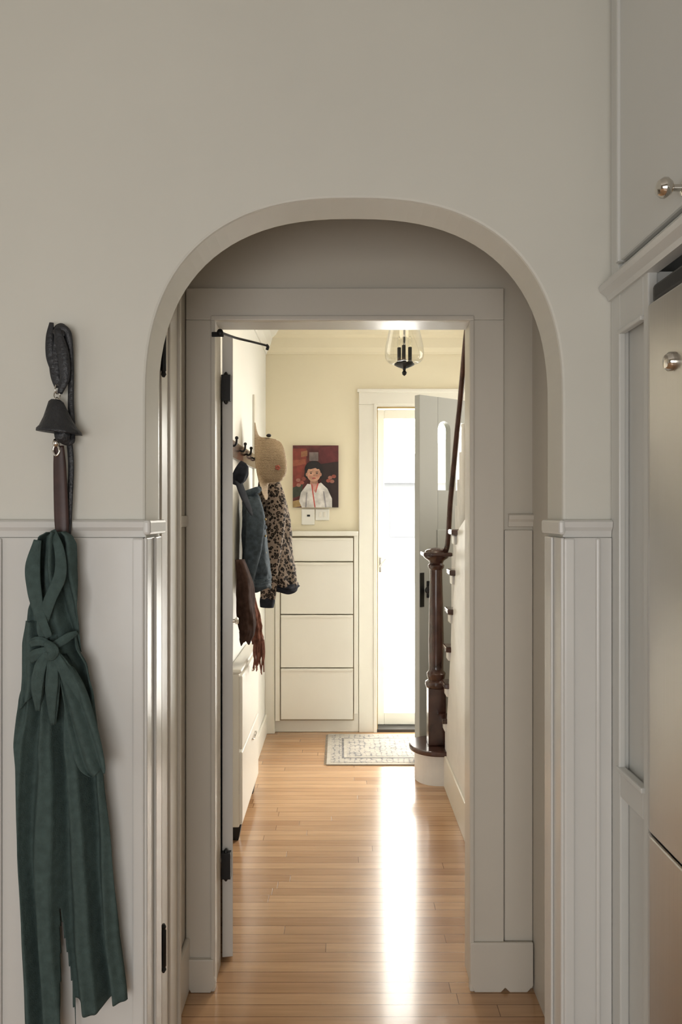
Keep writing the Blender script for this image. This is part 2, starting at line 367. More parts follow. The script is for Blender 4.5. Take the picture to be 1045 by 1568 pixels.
kp=[(0.013,0),(0.013,-0.004),(0.006,-0.007),(0.006,-0.020),(0.012,-0.024),(0.0175,-0.032),(0.0175,-0.038),(0.012,-0.046),(0.0,-0.049)]
lathe('knob',kp,(X-0.006,1.235,2.018),M_nickel,tc,28,'x')
fr=grp('refrigerator')
def rprof(x0,x1,y0,y1,r,n=6):
    P=[]
    for (cx_,cy_,a0) in ((x0+r,y1-r,90),(x0+r,y0+r,180)):
        for k in range(n+1):
            a=math.radians(a0+90*k/n); P.append((cx_+r*math.cos(a),cy_+r*math.sin(a)))
    return P+[(x1,y0),(x1,y1)]
prism('door_upper',rprof(0.588,0.66,0.60,1.388,0.035),'z',0.845,1.852,M_steel,fr,0.004,False)
prism('door_freezer',rprof(0.588,0.66,0.60,1.388,0.035),'z',0.08,0.839,M_steel,fr,0.004,False)
box('body',0.665,1.38,0.60,1.385,0.05,1.86,M_gap,fr,0.004)
box('kick_grille',0.62,0.70,0.62,1.37,0.0,0.075,M_gap,fr,0.004)
prism('hinge_cover',rprof(0.592,0.80,1.14,1.372,0.03),'z',1.853,1.886,M_black,fr,0.006)
lathe('badge',[(0.017,0),(0.017,-0.006),(0.012,-0.012),(0.0,-0.014)],(0.588,1.262,1.722),M_nickel,fr,28,'x')
tube('handle',[(0.588,0.70,0.95),(0.54,0.70,0.98),(0.54,0.70,1.55),(0.588,0.70,1.58)],0.011,M_steel,fr)

# ---------------------------------------------------------------- entry wall details
tr=grp('trim_14')
box('left',0.118,0.222,4.695,4.72,0,2.165,M_white,tr,0.004)
box('head',0.118,1.30,4.695,4.72,2.165,2.262,M_white,tr,0.004)
box('cap',0.108,1.31,4.685,4.72,2.245,2.268,M_white,tr,0.004)
box('right',1.165,1.27,4.695,4.72,0,2.165,M_white,tr,0.004)
box('stop_left',0.215,0.237,4.69,4.87,0,2.17,M_white,tr,0.002)
box('stop_head',0.215,1.17,4.70,4.87,2.150,2.17,M_white,tr,0.002)
box('stop_right',1.15,1.17,4.70,4.87,0,2.17,M_white,tr,0.002)
box('weatherstrip',0.237,0.243,4.70,4.72,0.02,2.15,M_brass,tr)
box('weatherstrip_head',0.237,1.15,4.70,4.72,2.143,2.150,M_brass,tr)
box('threshold',0.215,1.17,4.70,4.87,0.0,0.018,M_gap,tr)
sd=grp('window_1')
y0,y1=4.80,4.83
box('stile_left',0.243,0.292,y0,y1,0.02,2.145,M_white,sd,0.004)
box('stile_right',1.10,1.148,y0,y1,0.02,2.145,M_white,sd,0.004)
box('rail_top',0.292,1.10,y0,y1,2.085,2.145,M_white,sd,0.004)
box('rail_bottom',0.292,1.10,y0,y1,0.02,0.10,M_white,sd,0.004)
box('pane',0.288,1.104,4.813,4.817,0.095,2.09,M_glass,sd)
tube('latch_lever',[(0.262,4.80,1.10),(0.262,4.775,1.09),(0.285,4.77,1.12),(0.30,4.77,1.14)],0.006,M_nickel,sd)
box('latch_plate',0.256,0.272,4.795,4.80,1.05,1.15,M_nickel,sd,0.003)
cprof=[(0,2.50),(-0.008,2.50),(-0.012,2.515),(-0.03,2.54),(-0.05,2.60),(-0.075,2.615),(-0.085,2.63),(-0.10,2.645),(-0.10,2.66),(0,2.66)]
prism('trim_15',[(4.72+p[0],p[1]) for p in cprof],'x',-0.5,1.6,M_hall)
bm=bmesh.new()
A=[bm.verts.new((-0.50-p[0],2.287,p[1])) for p in cprof]; B=[bm.verts.new((-0.50-p[0],4.72,p[1])) for p in cprof]
bm.faces.new(A); bm.faces.new(B[::-1])
for i in range(len(A)): bm.faces.new((A[i],A[(i+1)%len(A)],B[(i+1)%len(A)],B[i]))
fin('trim_16',bm,M_hallw)
box('trim_17',-0.5,1.6,2.287,4.72,2.66,H-0.001,M_ceil)
box('baseboard_entry',-0.5,0.117,4.70,4.72,0,0.13,M_white,bevel=0.005)
box('baseboard_hall_left',-0.5,-0.485,3.95,4.69,0,0.13,M_white,bevel=0.005)
box('trim_18',-0.5,-0.435,4.66,4.70,0.0,1.36,M_white,bevel=0.004)
box('trim_19',-0.5,-0.488,4.02,4.10,0.13,2.12,M_white,bevel=0.003)

dr=grp('built_in_drawers')
box('carcass',-0.425,0.085,4.675,4.70,0.085,1.325,M_gapl,dr)
box('frame_left',-0.432,-0.40,4.655,4.678,0.085,1.325,M_white,dr,0.003)
box('frame_right',0.085,0.112,4.66,4.70,0.13,1.325,M_white,dr,0.003)
box('top',-0.434,0.112,4.640,4.70,1.298,1.330,M_white,dr,0.004)
zz=[0.095,0.435,0.785,1.130,1.290]
for i in range(4):
    box('drawer_front_%d'%(i+1),-0.394,0.078,4.650,4.676,zz[i]+0.003,zz[i+1]-0.004,M_white,dr,0.003)
    box('finger_lip_%d'%(i+1),-0.394,0.078,4.642,4.655,zz[i+1]-0.020,zz[i+1]-0.006,M_white,dr,0.002)

# ---------------------------------------------------------------- portrait painting
pt=grp('portrait_painting')
PX0,PX1,PZ1,PZ0=-0.319,-0.017,1.895,1.485
K=0.80
box('canvas',PX0,PX1,4.700,4.719,PZ0,PZ1,mat('canvas_maroon',(0.10,0.022,0.022),0.6,nscale=12,namt=0.5),pt,0.001)
lay=[0]
def pm(c,n=[0]): n[0]+=1; return mat('oil_paint_%d'%n[0],tuple(x*K for x in c),0.55,nscale=25,namt=0.25)
def pp(name,pts,c):
    lay[0]+=1; y=4.700-0.0004*lay[0]
    prism(name,[(PX0+u*(PX1-PX0),PZ1-v*(PZ1-PZ0)) for u,v in pts],'y',y,y+0.0004,pm(c),pt)
def el(cu,cv,ru,rv,n=24,a0=0,a1=360):
    return [(cu+ru*math.cos(math.radians(a0+(a1-a0)*i/n)),cv+rv*math.sin(math.radians(a0+(a1-a0)*i/n))) for i in range(n)]
pp('bg_left',[(0,0.05),(0.3,0.05),(0.3,0.5),(0,0.75)],(0.27,0.05,0.035))
pp('bg_orange',[(0.0,0.24),(0.28,0.22),(0.28,0.30),(0.0,0.34)],(0.38,0.11,0.06))
pp('bg_dark',[(0.62,0.3),(1,0.25),(1,1),(0.62,1)],(0.03,0.014,0.014))
pp('bg_shelf',[(0.18,0.10),(0.32,0.08),(0.32,0.17),(0.18,0.19)],(0.34,0.15,0.07))
pp('bg_window',[(0.36,0.11),(0.56,0.11),(0.56,0.25),(0.36,0.25)],(0.24,0.19,0.18))
pp('bg_top',[(0.56,0.04),(1,0.0),(1,0.26),(0.6,0.3)],(0.14,0.025,0.03))
pp('green_stripe',[(0.0,0.68),(0.22,0.62),(0.2,0.8),(0.0,0.85)],(0.05,0.06,0.04))
pp('yellow_stripe',[(0.0,0.90),(0.22,0.86),(0.2,0.98),(0,1)],(0.42,0.28,0.12))
for i,(u,v) in enumerate([(0.12,0.56),(0.2,0.6),(0.13,0.64),(0.24,0.54),(0.82,0.52),(0.9,0.5),(0.86,0.58),(0.78,0.57)]):
    pp('flower_%d'%i,el(u,v,0.05,0.03,10),(0.36,0.09,0.06) if i%2 else (0.38,0.16,0.12))
pp('hair_back',el(0.46,0.385,0.20,0.135),(0.014,0.012,0.014))
pp('hair_sides',[(0.27,0.38),(0.65,0.38),(0.68,0.51),(0.6,0.54),(0.32,0.54),(0.25,0.50)],(0.014,0.012,0.014))
pp('neck',[(0.39,0.52),(0.54,0.52),(0.56,0.66),(0.37,0.66)],(0.50,0.26,0.18))
pp('jacket',[(0.14,0.9),(0.18,0.76),(0.32,0.62),(0.42,0.63),(0.52,0.63),(0.62,0.60),(0.76,0.70),(0.86,0.86),(0.86,1.0),(0.2,1.0)],(0.80,0.77,0.74))
pp('shirt',[(0.40,0.62),(0.55,0.62),(0.51,0.73),(0.47,0.75)],(0.66,0.36,0.30))
pp('zip_left',[(0.40,0.62),(0.43,0.63),(0.50,1.0),(0.475,1.0)],(0.60,0.10,0.08))
pp('zip_right',[(0.54,0.61),(0.57,0.61),(0.51,0.76),(0.49,0.76)],(0.60,0.10,0.08))
pp('arm_shadow',[(0.3,0.76),(0.32,0.76),(0.30,1.0),(0.27,1.0)],(0.42,0.40,0.42))
pp('arm_shadow_b',[(0.66,0.74),(0.69,0.74),(0.74,1.0),(0.71,1.0)],(0.42,0.40,0.42))
pp('face',el(0.46,0.46,0.15,0.125),(0.68,0.38,0.26))
pp('ears',el(0.31,0.47,0.025,0.03,12),(0.6,0.30,0.20))
pp('ears_b',el(0.61,0.47,0.025,0.03,12),(0.6,0.30,0.20))
pp('fringe',[(0.29,0.44),(0.32,0.31),(0.46,0.27),(0.61,0.31),(0.64,0.44),(0.58,0.38),(0.54,0.385),(0.5,0.365),(0.44,0.375),(0.39,0.385),(0.34,0.38)],(0.014,0.012,0.014))
for u in (0.40,0.53): pp('eye',el(u,0.45,0.022,0.009,10),(0.02,0.015,0.015)); pp('brow',[(u-0.03,0.425),(u+0.03,0.422),(u+0.03,0.43),(u-0.03,0.433)],(0.05,0.03,0.02))
pp('nose',[(0.455,0.47),(0.475,0.47),(0.485,0.495),(0.445,0.495)],(0.52,0.26,0.18))
pp('cheek',el(0.37,0.50,0.035,0.022,10),(0.70,0.32,0.23)); pp('cheek_b',el(0.55,0.50,0.035,0.022,10),(0.70,0.32,0.23))
pp('mouth',el(0.465,0.53,0.045,0.011,12),(0.50,0.10,0.09))
sw=grp('wall_switch_plate')
box('plate_left',-0.262,-0.175,4.706,4.7195,1.37,1.475,M_hallw,sw,0.004)
box('plate_right',-0.170,-0.078,4.708,4.7195,1.40,1.475,M_hallw,sw,0.004)
box('screen',-0.225,-0.205,4.704,4.7065,1.425,1.437,M_black,sw)
for x in (-0.145,-0.115): box('rocker',x,x+0.016,4.704,4.709,1.42,1.455,M_white,sw,0.002)

# ---------------------------------------------------------------- front door leaf, open inward
fd=grp('door_3')
hX,hY=1.135,4.70; eX,eY=0.433,4.18
dv=Vector((eX-hX,eY-hY)); W=dv.length; du=dv/W; nrm=Vector((-du.y,du.x))
if nrm.y>0: nrm=-nrm
def leafprism(name,pts,t0,t1,m,bevel=0.0):
    bm=bmesh.new()
    def P(s,z,t): q=Vector((hX,hY))+du*s+nrm*t; return (q.x,q.y,z)
    A=[bm.verts.new(P(s,z,t0)) for s,z in pts]; B=[bm.verts.new(P(s,z,t1)) for s,z in pts]
    bm.faces.new(A); bm.faces.new(B[::-1]); n=len(pts)
    for i in range(n): bm.faces.new((A[i],A[(i+1)%n],B[(i+1)%n],B[i]))
    return fin(name,bm,m,fd,bevel)
def archpane(s0,s1,z0,z1,n=14):
    r=(s1-s0)/2; c=(s0+s1)/2
    return [(s0,z0),(s1,z0)]+[(c+r*math.cos(math.pi*i/n),z1-r+r*math.sin(math.pi*i/n)) for i in range(n+1)]
panes=[(W-0.255,W-0.150),(W-0.405,W-0.300)]
pz0,pz1=1.585,2.0
def col_(s0,s1): return [(s0,0.012),(s1,0.012),(s1,2.14),(s0,2.14)]
leafprism('stile_latch',col_(panes[0][1],W),0,0.042,M_doorleaf,0.003)
leafprism('stile_mid',col_(panes[1][1],panes[0][0]),0,0.042,M_doorleaf)
leafprism('stile_hinge',col_(0.0,panes[1][0]),0,0.042,M_doorleaf)
for s0,s1 in panes:
    leafprism('lower',[(s0,0.012),(s1,0.012),(s1,pz0),(s0,pz0)],0,0.042,M_doorleaf)
    r=(s1-s0)/2; c=(s0+s1)/2
    ap=[(c+r*math.cos(math.pi*i/14),pz1-r+r*math.sin(math.pi*i/14)) for i in range(15)]
    leafprism('upper',[(s1,2.14)]+ap+[(s0,2.14)],0,0.042,M_doorleaf)
    leafprism('pane',archpane(s0+0.001,s1-0.001,pz0,pz1),0.018,0.022,M_glass)
leafprism('panel_moulding',[(0.2,0.3),(W-0.14,0.3),(W-0.14,1.35),(0.2,1.35)],0.042,0.048,M_doorleaf,0.003)
leafprism('lock_plate',[(W-0.035,0.90),(W-0.002,0.90),(W-0.002,1.10),(W-0.035,1.10)],0.042,0.046,M_black,0.001)
kq=Vector((hX,hY))+du*(W-0.07)+nrm*0.042
box('knob_rose',kq.x-0.012,kq.x+0.012,kq.y-0.010,kq.y-0.001,0.95,1.05,M_black,fd,0.004)
ball('knob',(kq.x,kq.y-0.045,1.0),(0.024,0.02,0.024),M_black,fd)
tube('knob_neck',[(kq.x,kq.y,1.0),(kq.x,kq.y-0.03,1.0)],0.008,M_black,fd,smoothpath=False)

# ---------------------------------------------------------------- staircase
st=grp('staircase')
M_st=mat('stair_white_paint',(0.78,0.77,0.74),0.4)
def dshape(c,r,xe,n=20):
    P=[(c[0]+r*math.cos(math.radians(90+180*i/n)),c[1]+r*math.sin(math.radians(90+180*i/n))) for i in range(n+1)]
    return P+[(xe,c[1]-r),(xe,c[1]+r)]
sc=(0.521,3.89)
prism('curtail_riser',dshape(sc,0.118,1.05),'z',0,0.162,M_st,st)
prism('curtail_tread',dshape(sc,0.148,1.05),'z',0.162,0.19,M_darkwood,st,0.008)
yi=[3.80-0.062*i for i in range(0,12)]
yo=[4.02-0.25*i for i in range(0,12)]
for i in range(0,7):
    z1_=0.372+0.2*i; ya,yb=yi[i],yi[i+1]; oa,ob_=yo[i],yo[i+1]
    if ob_<2.32: break
    prism('riser_%d'%(i+2),[(0.575,ya),(0.575,yb-0.0),(1.59,ob_),(1.59,oa)],'z',0.0,z1_-0.028,M_st,st)
    prism('tread_%d'%(i+2),[(0.530,ya+0.025),(0.530,yb-0.02),(1.59,ob_-0.0),(1.59,oa+0.03)],'z',z1_-0.028,z1_,M_darkwood,st,0.006)
    box('bracket_%d'%(i+2),0.545,0.575,yb,ya+0.012,z1_-0.075,z1_-0.03,M_st,st,0.006)
    yb_=ya-0.018; zt_=1.18+(3.80-yb_)*2.15
    lathe('baluster_%d'%(i+2),[(0.014,z1_),(0.014,z1_+0.12),(0.010,z1_+0.14),(0.015,z1_+0.3),(0.010,(z1_+zt_)/2+0.1),(0.010,zt_)],(0.598,yb_,0),M_st,st,12)
prism('stringer_wall',[(3.80,0),(3.80,0.34),(3.74,0.34),(3.40,1.36),(3.2,1.42),(2.29,1.42),(2.29,0)],'x',0.556,0.574,M_st,st)
prism('skirting',[(3.79,0),(3.79,0.17),(2.29,0.17),(2.29,0)],'x',0.545,0.556,M_white,st,0.003)
tube('handrail',[(0.545,3.88,1.222),(0.568,3.84,1.25),(0.574,3.80,1.33),(0.575,3.74,1.503),(0.579,3.66,1.67),(0.582,3.56,1.86),(0.583,3.48,1.979),(0.583,3.44,2.052),(0.585,3.30,2.30),(0.595,3.15,2.55)],[0.016,0.015]+[0.014]*8,M_darkwood,st,12)
npst=grp('newel_post')
nx,ny=sc[0],sc[1]
box('base_block',nx-0.048,nx+0.048,ny-0.048,ny+0.048,0.19,0.50,M_darkwood,npst,0.006)
lathe('shaft',[(0.055,0.50),(0.06,0.515),(0.058,0.53),(0.044,0.54),(0.050,0.56),(0.052,0.575),(0.040,0.59),(0.040,0.62),(0.042,0.75),(0.038,0.95),(0.034,1.10),(0.034,1.14),(0.043,1.15),(0.045,1.165),(0.036,1.175),(0.044,1.19),(0.066,1.205),(0.070,1.215)],(nx,ny,0),M_darkwood,npst,36)
box('cap_slab',nx-0.078,nx+0.078,ny-0.078,ny+0.078,1.215,1.237,M_darkwood,npst,0.006)
lathe('cap_dome',[(0.062,1.237),(0.058,1.245),(0.04,1.256),(0.0,1.262)],(nx,ny,0),M_darkwood,npst,32)

# ---------------------------------------------------------------- rug
rgp=grp('entry_rug')
box('edge',-0.085,0.72,4.08,4.64,0.0,0.008,M_rugl,rgp,0.003)
box('border_band',-0.060,0.695,4.105,4.615,0.004,0.0090,M_rug,rgp)
box('border_line',0.005,0.63,4.175,4.545,0.004,0.0098,M_rugb,rgp)
box('inner_edge',0.018,0.617,4.187,4.533,0.004,0.0106,M_rugl,rgp)
box('field',0.035,0.600,4.205,4.515,0.004,0.0114,M_rug,rgp)
for k in range(40):
    y=4.09+0.54*k/39
    tube('fringe_%d'%k,[(-0.083,y,0.005),(-0.090,y+0.002*math.sin(k),0.004),(-0.098,y+0.003*math.sin(k*1.7),0.003)],0.0020,M_rugl,rgp,6,n=2)

# ---------------------------------------------------------------- pendant lantern
pd=grp('pendant_lantern'); px_,py_=0.303,3.40
lathe('canopy',[(0.0,2.66),(0.06,2.66),(0.06,2.65),(0.045,2.635),(0.012,2.62),(0.0,2.62)][::-1],(px_,py_,0),M_black,pd)
lathe('stem',[(0.005,2.16),(0.005,2.63)],(px_,py_,0),M_black,pd,12)
lathe('finial',[(0.0,2.105),(0.009,2.112),(0.012,2.122),(0.006,2.130),(0.008,2.14),(0.034,2.150),(0.048,2.158),(0.048,2.163),(0.02,2.168),(0.0,2.169)],(px_,py_,0),M_black,pd)
bm=bmesh.new(); prof=[(0.045,2.163),(0.07,2.168),(0.088,2.185),(0.093,2.215),(0.088,2.26),(0.074,2.32),(0.066,2.36),(0.070,2.40)]
P2=catmull([(r,z,0) for r,z in prof],5); rr=[]
for p in P2: rr.append([bm.verts.new((px_+p.x*math.cos(2*math.pi*i/40),py_+p.x*math.sin(2*math.pi*i/40),p.y)) for i in range(40)])
for a,b in zip(rr,rr[1:]):
    for i in range(40): bm.faces.new((a[i],a[(i+1)%40],b[(i+1)%40],b[i]))
fin('glass_bell',bm,M_glass,pd,0,True)
lathe('ring_top',[(0.066,2.398),(0.074,2.40),(0.074,2.408),(0.066,2.41)],(px_,py_,0),M_black,pd)
for a in (20,140,260):
    u,v=0.03*math.cos(math.radians(a)),0.03*math.sin(math.radians(a))
    lathe('candle',[(0.014,2.168),(0.014,2.175),(0.009,2.18),(0.009,2.245),(0.0,2.246)],(px_+u,py_+v,0),M_black,pd,16)
    ball('bulb',(px_+u,py_+v,2.272),(0.010,0.010,0.027),M_glass,pd)
for a in (90,210,330):
    u,v=math.cos(math.radians(a)),math.sin(math.radians(a))
    tube('arm',[(px_,py_,2.50),(px_+u*0.04,py_+v*0.04,2.46),(px_+u*0.07,py_+v*0.07,2.405)],0.003,M_black,pd)

# ---------------------------------------------------------------- slim hall cabinet
sh=grp('slim_shoe_cabinet')
box('case',-0.499,-0.448,3.12,3.74,0.07,0.745,M_white,sh,0.004)
box('top',-0.499,-0.436,3.11,3.75,0.745,0.765,M_white,sh,0.009)
for i,(a,b) in enumerate([(0.08,0.40),(0.41,0.735)]):
    box('flap_%d'%i,-0.450,-0.434,3.125,3.735,a,b,M_white,sh,0.005)
    tube('handle_%d'%i,[(-0.434,3.46,b-0.05),(-0.426,3.47,b-0.05),(-0.426,3.57,b-0.05),(-0.434,3.58,b-0.05)],0.004,M_nickel,sh)
for y in (3.15,3.67): prism('foot',[(-0.49,0),(-0.455,0),(-0.440,0.08),(-0.49,0.08)],'y',y,y+0.05,M_black,sh,0.002)

# ---------------------------------------------------------------- coat rack and clothes
ck=grp('coat_rack')
box('board',-0.499,-0.484,3.05,4.05,1.70,1.78,M_darkwood,ck,0.004)
for y in (3.12,3.40,3.62,3.85,4.0):
    tube('hook',[(-0.484,y,1.75),(-0.470,y,1.745),(-0.460,y,1.755),(-0.458,y,1.775)],0.005,M_black,ck)
    ball('hook_ball',(-0.458,y,1.78),(0.008,0.008,0.008),M_black,ck)
lj=grp('leopard_print_jacket')
Yl=3.86
loft('body',[(-0.405,Yl,1.665,0.03,0.03),(-0.388,Yl,1.62,0.055,0.08),(-0.375,Yl,1.50,0.078,0.11),(-0.362,Yl,1.33,0.090,0.12),(-0.348,Yl,1.16,0.098,0.12),(-0.336,Yl,1.06,0.100,0.12)],M_leo,lj,folds=6,amp=0.12,seed=1)
loft('hem_band',[(-0.336,Yl,1.07,0.102,0.122),(-0.335,Yl,1.05,0.104,0.124),(-0.335,Yl,1.03,0.098,0.12)],M_navy,lj,folds=6,amp=0.09,seed=1)
tube('sleeve',[(-0.365,Yl-0.09,1.60),(-0.345,Yl-0.115,1.50),(-0.355,Yl-0.12,1.34),(-0.372,Yl-0.125,1.18),(-0.385,Yl-0.125,1.00)],[0.042,0.052,0.050,0.047,0.040],M_leo,lj,16,crease=0.06,cn=3)
tube('cuff',[(-0.385,Yl-0.125,1.01),(-0.388,Yl-0.125,0.985),(-0.39,Yl-0.125,0.955)],[0.039,0.040,0.036],M_navy,lj,16)
tube('collar',[(-0.41,Yl-0.06,1.64),(-0.355,Yl-0.05,1.665),(-0.345,Yl,1.67),(-0.355,Yl+0.05,1.665)],0.022,M_leo,lj,12,0.6)
dj=grp('denim_jacket')
Yd=3.46
loft('body',[(-0.455,Yd,1.56,0.02,0.02),(-0.437,Yd,1.53,0.040,0.06),(-0.427,Yd,1.44,0.052,0.09),(-0.418,Yd,1.30,0.060,0.10),(-0.410,Yd,1.17,0.064,0.10),(-0.407,Yd,1.12,0.062,0.10)],M_denim,dj,folds=5,amp=0.13,seed=3)
loft('waistband',[(-0.408,Yd,1.135,0.067,0.105),(-0.407,Yd,1.11,0.068,0.107),(-0.407,Yd,1.085,0.064,0.104)],M_denim,dj,folds=5,amp=0.08,seed=3)
tube('sleeve',[(-0.42,Yd-0.075,1.51),(-0.405,Yd-0.10,1.42),(-0.410,Yd-0.105,1.30),(-0.428,Yd-0.11,1.19),(-0.440,Yd-0.11,1.12)],[0.030,0.042,0.040,0.034,0.030],M_denim,dj,16,crease=0.08,cn=3,seed=2)
tube('cuff',[(-0.438,Yd-0.11,1.13),(-0.440,Yd-0.11,1.11),(-0.441,Yd-0.11,1.085)],[0.033,0.034,0.031],M_denim,dj,16)
tube('collar',[(-0.46,Yd-0.06,1.54),(-0.405,Yd-0.05,1.56),(-0.40,Yd,1.565),(-0.415,Yd+0.05,1.56)],0.016,M_denim,dj,12,0.6)
tube('pocket_flap',[(-0.385,Yd-0.085,1.385),(-0.372,Yd-0.07,1.38),(-0.362,Yd-0.045,1.385)],0.012,M_denim,dj,10,0.5)
for z in (1.42,1.34,1.26,1.18): ball('button',(-0.362,Yd-0.055,z),(0.005,0.005,0.006),M_brass,dj)
bk=grp('brown_cardigan')
Yb=3.20
loft('body',[(-0.455,Yb,1.24,0.02,0.04),(-0.435,Yb,1.14,0.034,0.07),(-0.428,Yb,1.02,0.038,0.075),(-0.424,Yb,0.93,0.034,0.07),(-0.434,Yb,0.87,0.020,0.05)],M_brown,bk,folds=4,amp=0.16,seed=5)
sf=grp('fringed_scarf')
Ys=3.36
loft('cloth',[(-0.425,Ys,1.05,0.020,0.030),(-0.410,Ys,0.97,0.024,0.035),(-0.398,Ys,0.90,0.026,0.040),(-0.392,Ys,0.84,0.024,0.040)],M_scarf,sf,folds=7,amp=0.2,seed=2)
for k in range(18):
    a=2*math.pi*k/18; x=-0.388+0.022*math.cos(a); y=Ys+0.036*math.sin(a)
    l=0.09+0.06*random.random()
    tube('tassel',[(x,y,0.85),(x+0.004*math.sin(k*2),y,0.84-l*0.5),(x+0.006*math.sin(k*3),y,0.84-l)],[0.003,0.004,0.0025],M_scarf,sf,6,n=4)
def tilted(name,prof,c,axis,m,parent,seg=48,wob=0.0,sx=1.0,sy=1.0):
    ax=Vector(axis).normalized(); up=Vector((0,0,1)); e1=(up-ax*ax.dot(up)).normalized(); e2=ax.cross(e1)
    bm=bmesh.new(); rings=[]
    for j,(r,z) in enumerate(prof):
        ring=[]
        for i in range(seg):
            a=2*math.pi*i/seg; w=1+wob*math.sin(3*a+j*0.4)+wob*0.6*math.sin(5*a+1)
            v=e1*(r*w*math.cos(a)*sx)+e2*(r*w*math.sin(a)*sy)+ax*(z+(0.010*math.sin(2*a+1) if wob and r>0.1 else 0))
            ring.append(bm.verts.new(Vector(c)+v))
        rings.append(ring)
    for a,b in zip(rings,rings[1:]):
        for i in range(seg): bm.faces.new((a[i],a[(i+1)%seg],b[(i+1)%seg],b[i]))
    o=fin(name,bm,m,parent,0,True); s=o.modifiers.new('t','SOLIDIFY'); s.thickness=0.003; return o
ht=grp('straw_sun_hat')
hp=catmull([(0.004,0.118,0),(0.05,0.114,0),(0.088,0.098,0),(0.108,0.065,0),(0.114,0.03,0),(0.118,0.002,0),(0.135,-0.010,0),(0.165,-0.016,0),(0.195,-0.018,0)],4)
tilted('hat',[(p.x,p.y) for p in hp],(-0.395,3.62,1.71),(1.0,-0.05,0.16),M_straw,ht,wob=0.045,sy=0.42)
for k in range(5):
    a=2*math.pi*k/5
    ball('petal_%d'%k,(-0.318+0.008*math.cos(a),3.572,1.678+0.008*math.sin(a)),(0.006,0.004,0.006),M_red,ht)
ball('crown_button',(-0.366,3.60,1.842),(0.013,0.012,0.009),M_black,ht)
bt=grp('black_baseball_cap')
tilted('crown',[(0.003,0.038),(0.025,0.036),(0.045,0.026),(0.054,0.010),(0.056,-0.012)],(-0.455,3.17,1.625),(0.8,-0.12,-0.35),M_navy,bt,wob=0.03,sy=0.9)
tube('brim',[(-0.455,3.15,1.59),(-0.432,3.14,1.53),(-0.408,3.135,1.475),(-0.392,3.135,1.44)],[0.042,0.042,0.032,0.012],M_navy,bt,16,0.12,flatdir=(0.95,-0.25,0.3))

# ---------------------------------------------------------------- leash and bell
ls=grp('leather_leash_with_bell')
F=1.570
lathe('wall_hook',[(0.014,0),(0.014,-0.004),(0.005,-0.006),(0.005,-0.03),(0.010,-0.034),(0,-0.038)],(-0.615,1.59,1.845),M_black,ls,20,'y')
tube('strap_back',[(-0.604,F,1.80),(-0.608,F,1.845),(-0.618,F,1.862),(-0.628,F,1.85),(-0.633,F,1.81),(-0.630,F,1.76),(-0.624,F,1.73)],[0.010,0.010,0.010,0.012,0.014,0.013,0.009],M_blackleather,ls,12,0.5)
tube('strap_long',[(-0.630,F-0.008,1.845),(-0.615,F-0.012,1.858),(-0.600,F-0.008,1.845),(-0.597,F,1.78),(-0.597,F,1.70),(-0.594,F-0.004,1.64)],[0.008,0.008,0.008,0.007,0.007,0.009],M_blackleather,ls,10,0.5)
tube('strap_twist',[(-0.622,F-0.014,1.855),(-0.608,F-0.016,1.80),(-0.606,F-0.012,1.75),(-0.618,F-0.01,1.715)],[0.009,0.013,0.011,0.006],M_blackleather,ls,12,0.5)
tube('strap_tab',[(-0.638,F-0.004,1.872),(-0.641,F-0.006,1.84),(-0.641,F-0.004,1.80),(-0.634,F-0.004,1.77)],[0.005,0.009,0.010,0.008],M_blackleather,ls,10,0.4)
for k in range(4):
    a=k%2; z=1.725-0.014*k
    pts=[(-0.625+(0.006*math.cos(t) if a else 0.002*math.cos(t)), F-0.006+(0.002*math.cos(t) if a else 0.006*math.cos(t)), z+0.010*math.sin(t)) for t in [i*math.pi/6 for i in range(13)]]
    tube('chain_link',pts,0.0016,M_nickel,ls,6,n=2)
bm=bmesh.new(); rings=[]
pf=[(0.010,1.700),(0.016,1.695),(0.022,1.68),(0.030,1.66),(0.041,1.64),(0.048,1.633),(0.049,1.627),(0.040,1.627),(0.0,1.64)]
for r,z in pf:
    rings.append([bm.verts.new((-0.622+ r*math.cos(2*math.pi*i/36)+ (1.70-z)*0.10, F-0.020+r*0.75*math.sin(2*math.pi*i/36), z - 0.10*r*math.cos(2*math.pi*i/36))) for i in range(36)])
for a,b in zip(rings,rings[1:]):
    for i in range(36): bm.faces.new((a[i],a[(i+1)%36],b[(i+1)%36],b[i]))
bm.faces.new(rings[0][::-1]); fin('bell',bm,M_blackleather,ls,0,True)
tube('bell_ribbon',[(-0.617,F-0.02,1.635),(-0.607,F-0.026,1.622),(-0.594,F-0.016,1.612),(-0.590,F-0.01,1.63)],[0.012,0.016,0.012,0.006],M_blackleather,ls,12,0.4)
ball('clasp_ball',(-0.622,F-0.018,1.606),(0.008,0.008,0.010),M_nickel,ls)
tube('clasp',[(-0.626,F-0.018,1.60),(-0.629,F-0.018,1.588),(-0.622,F-0.018,1.578),(-0.615,F-0.018,1.588),(-0.618,F-0.018,1.60)],0.0028,M_nickel,ls,8)
tube('leash_handle',[(-0.618,F-0.014,1.60),(-0.617,F-0.012,1.56),(-0.615,F-0.012,1.50),(-0.613,F-0.012,1.44),(-0.612,F-0.01,1.395)],[0.011,0.014,0.0155,0.016,0.014],M_leather,ls,14,0.35)
tube('leash_strap',[(-0.600,F-0.004,1.62),(-0.596,F-0.002,1.56),(-0.599,F-0.002,1.48),(-0.603,F-0.002,1.40)],[0.007,0.007,0.007,0.007],M_blackleather,ls,8,0.35)

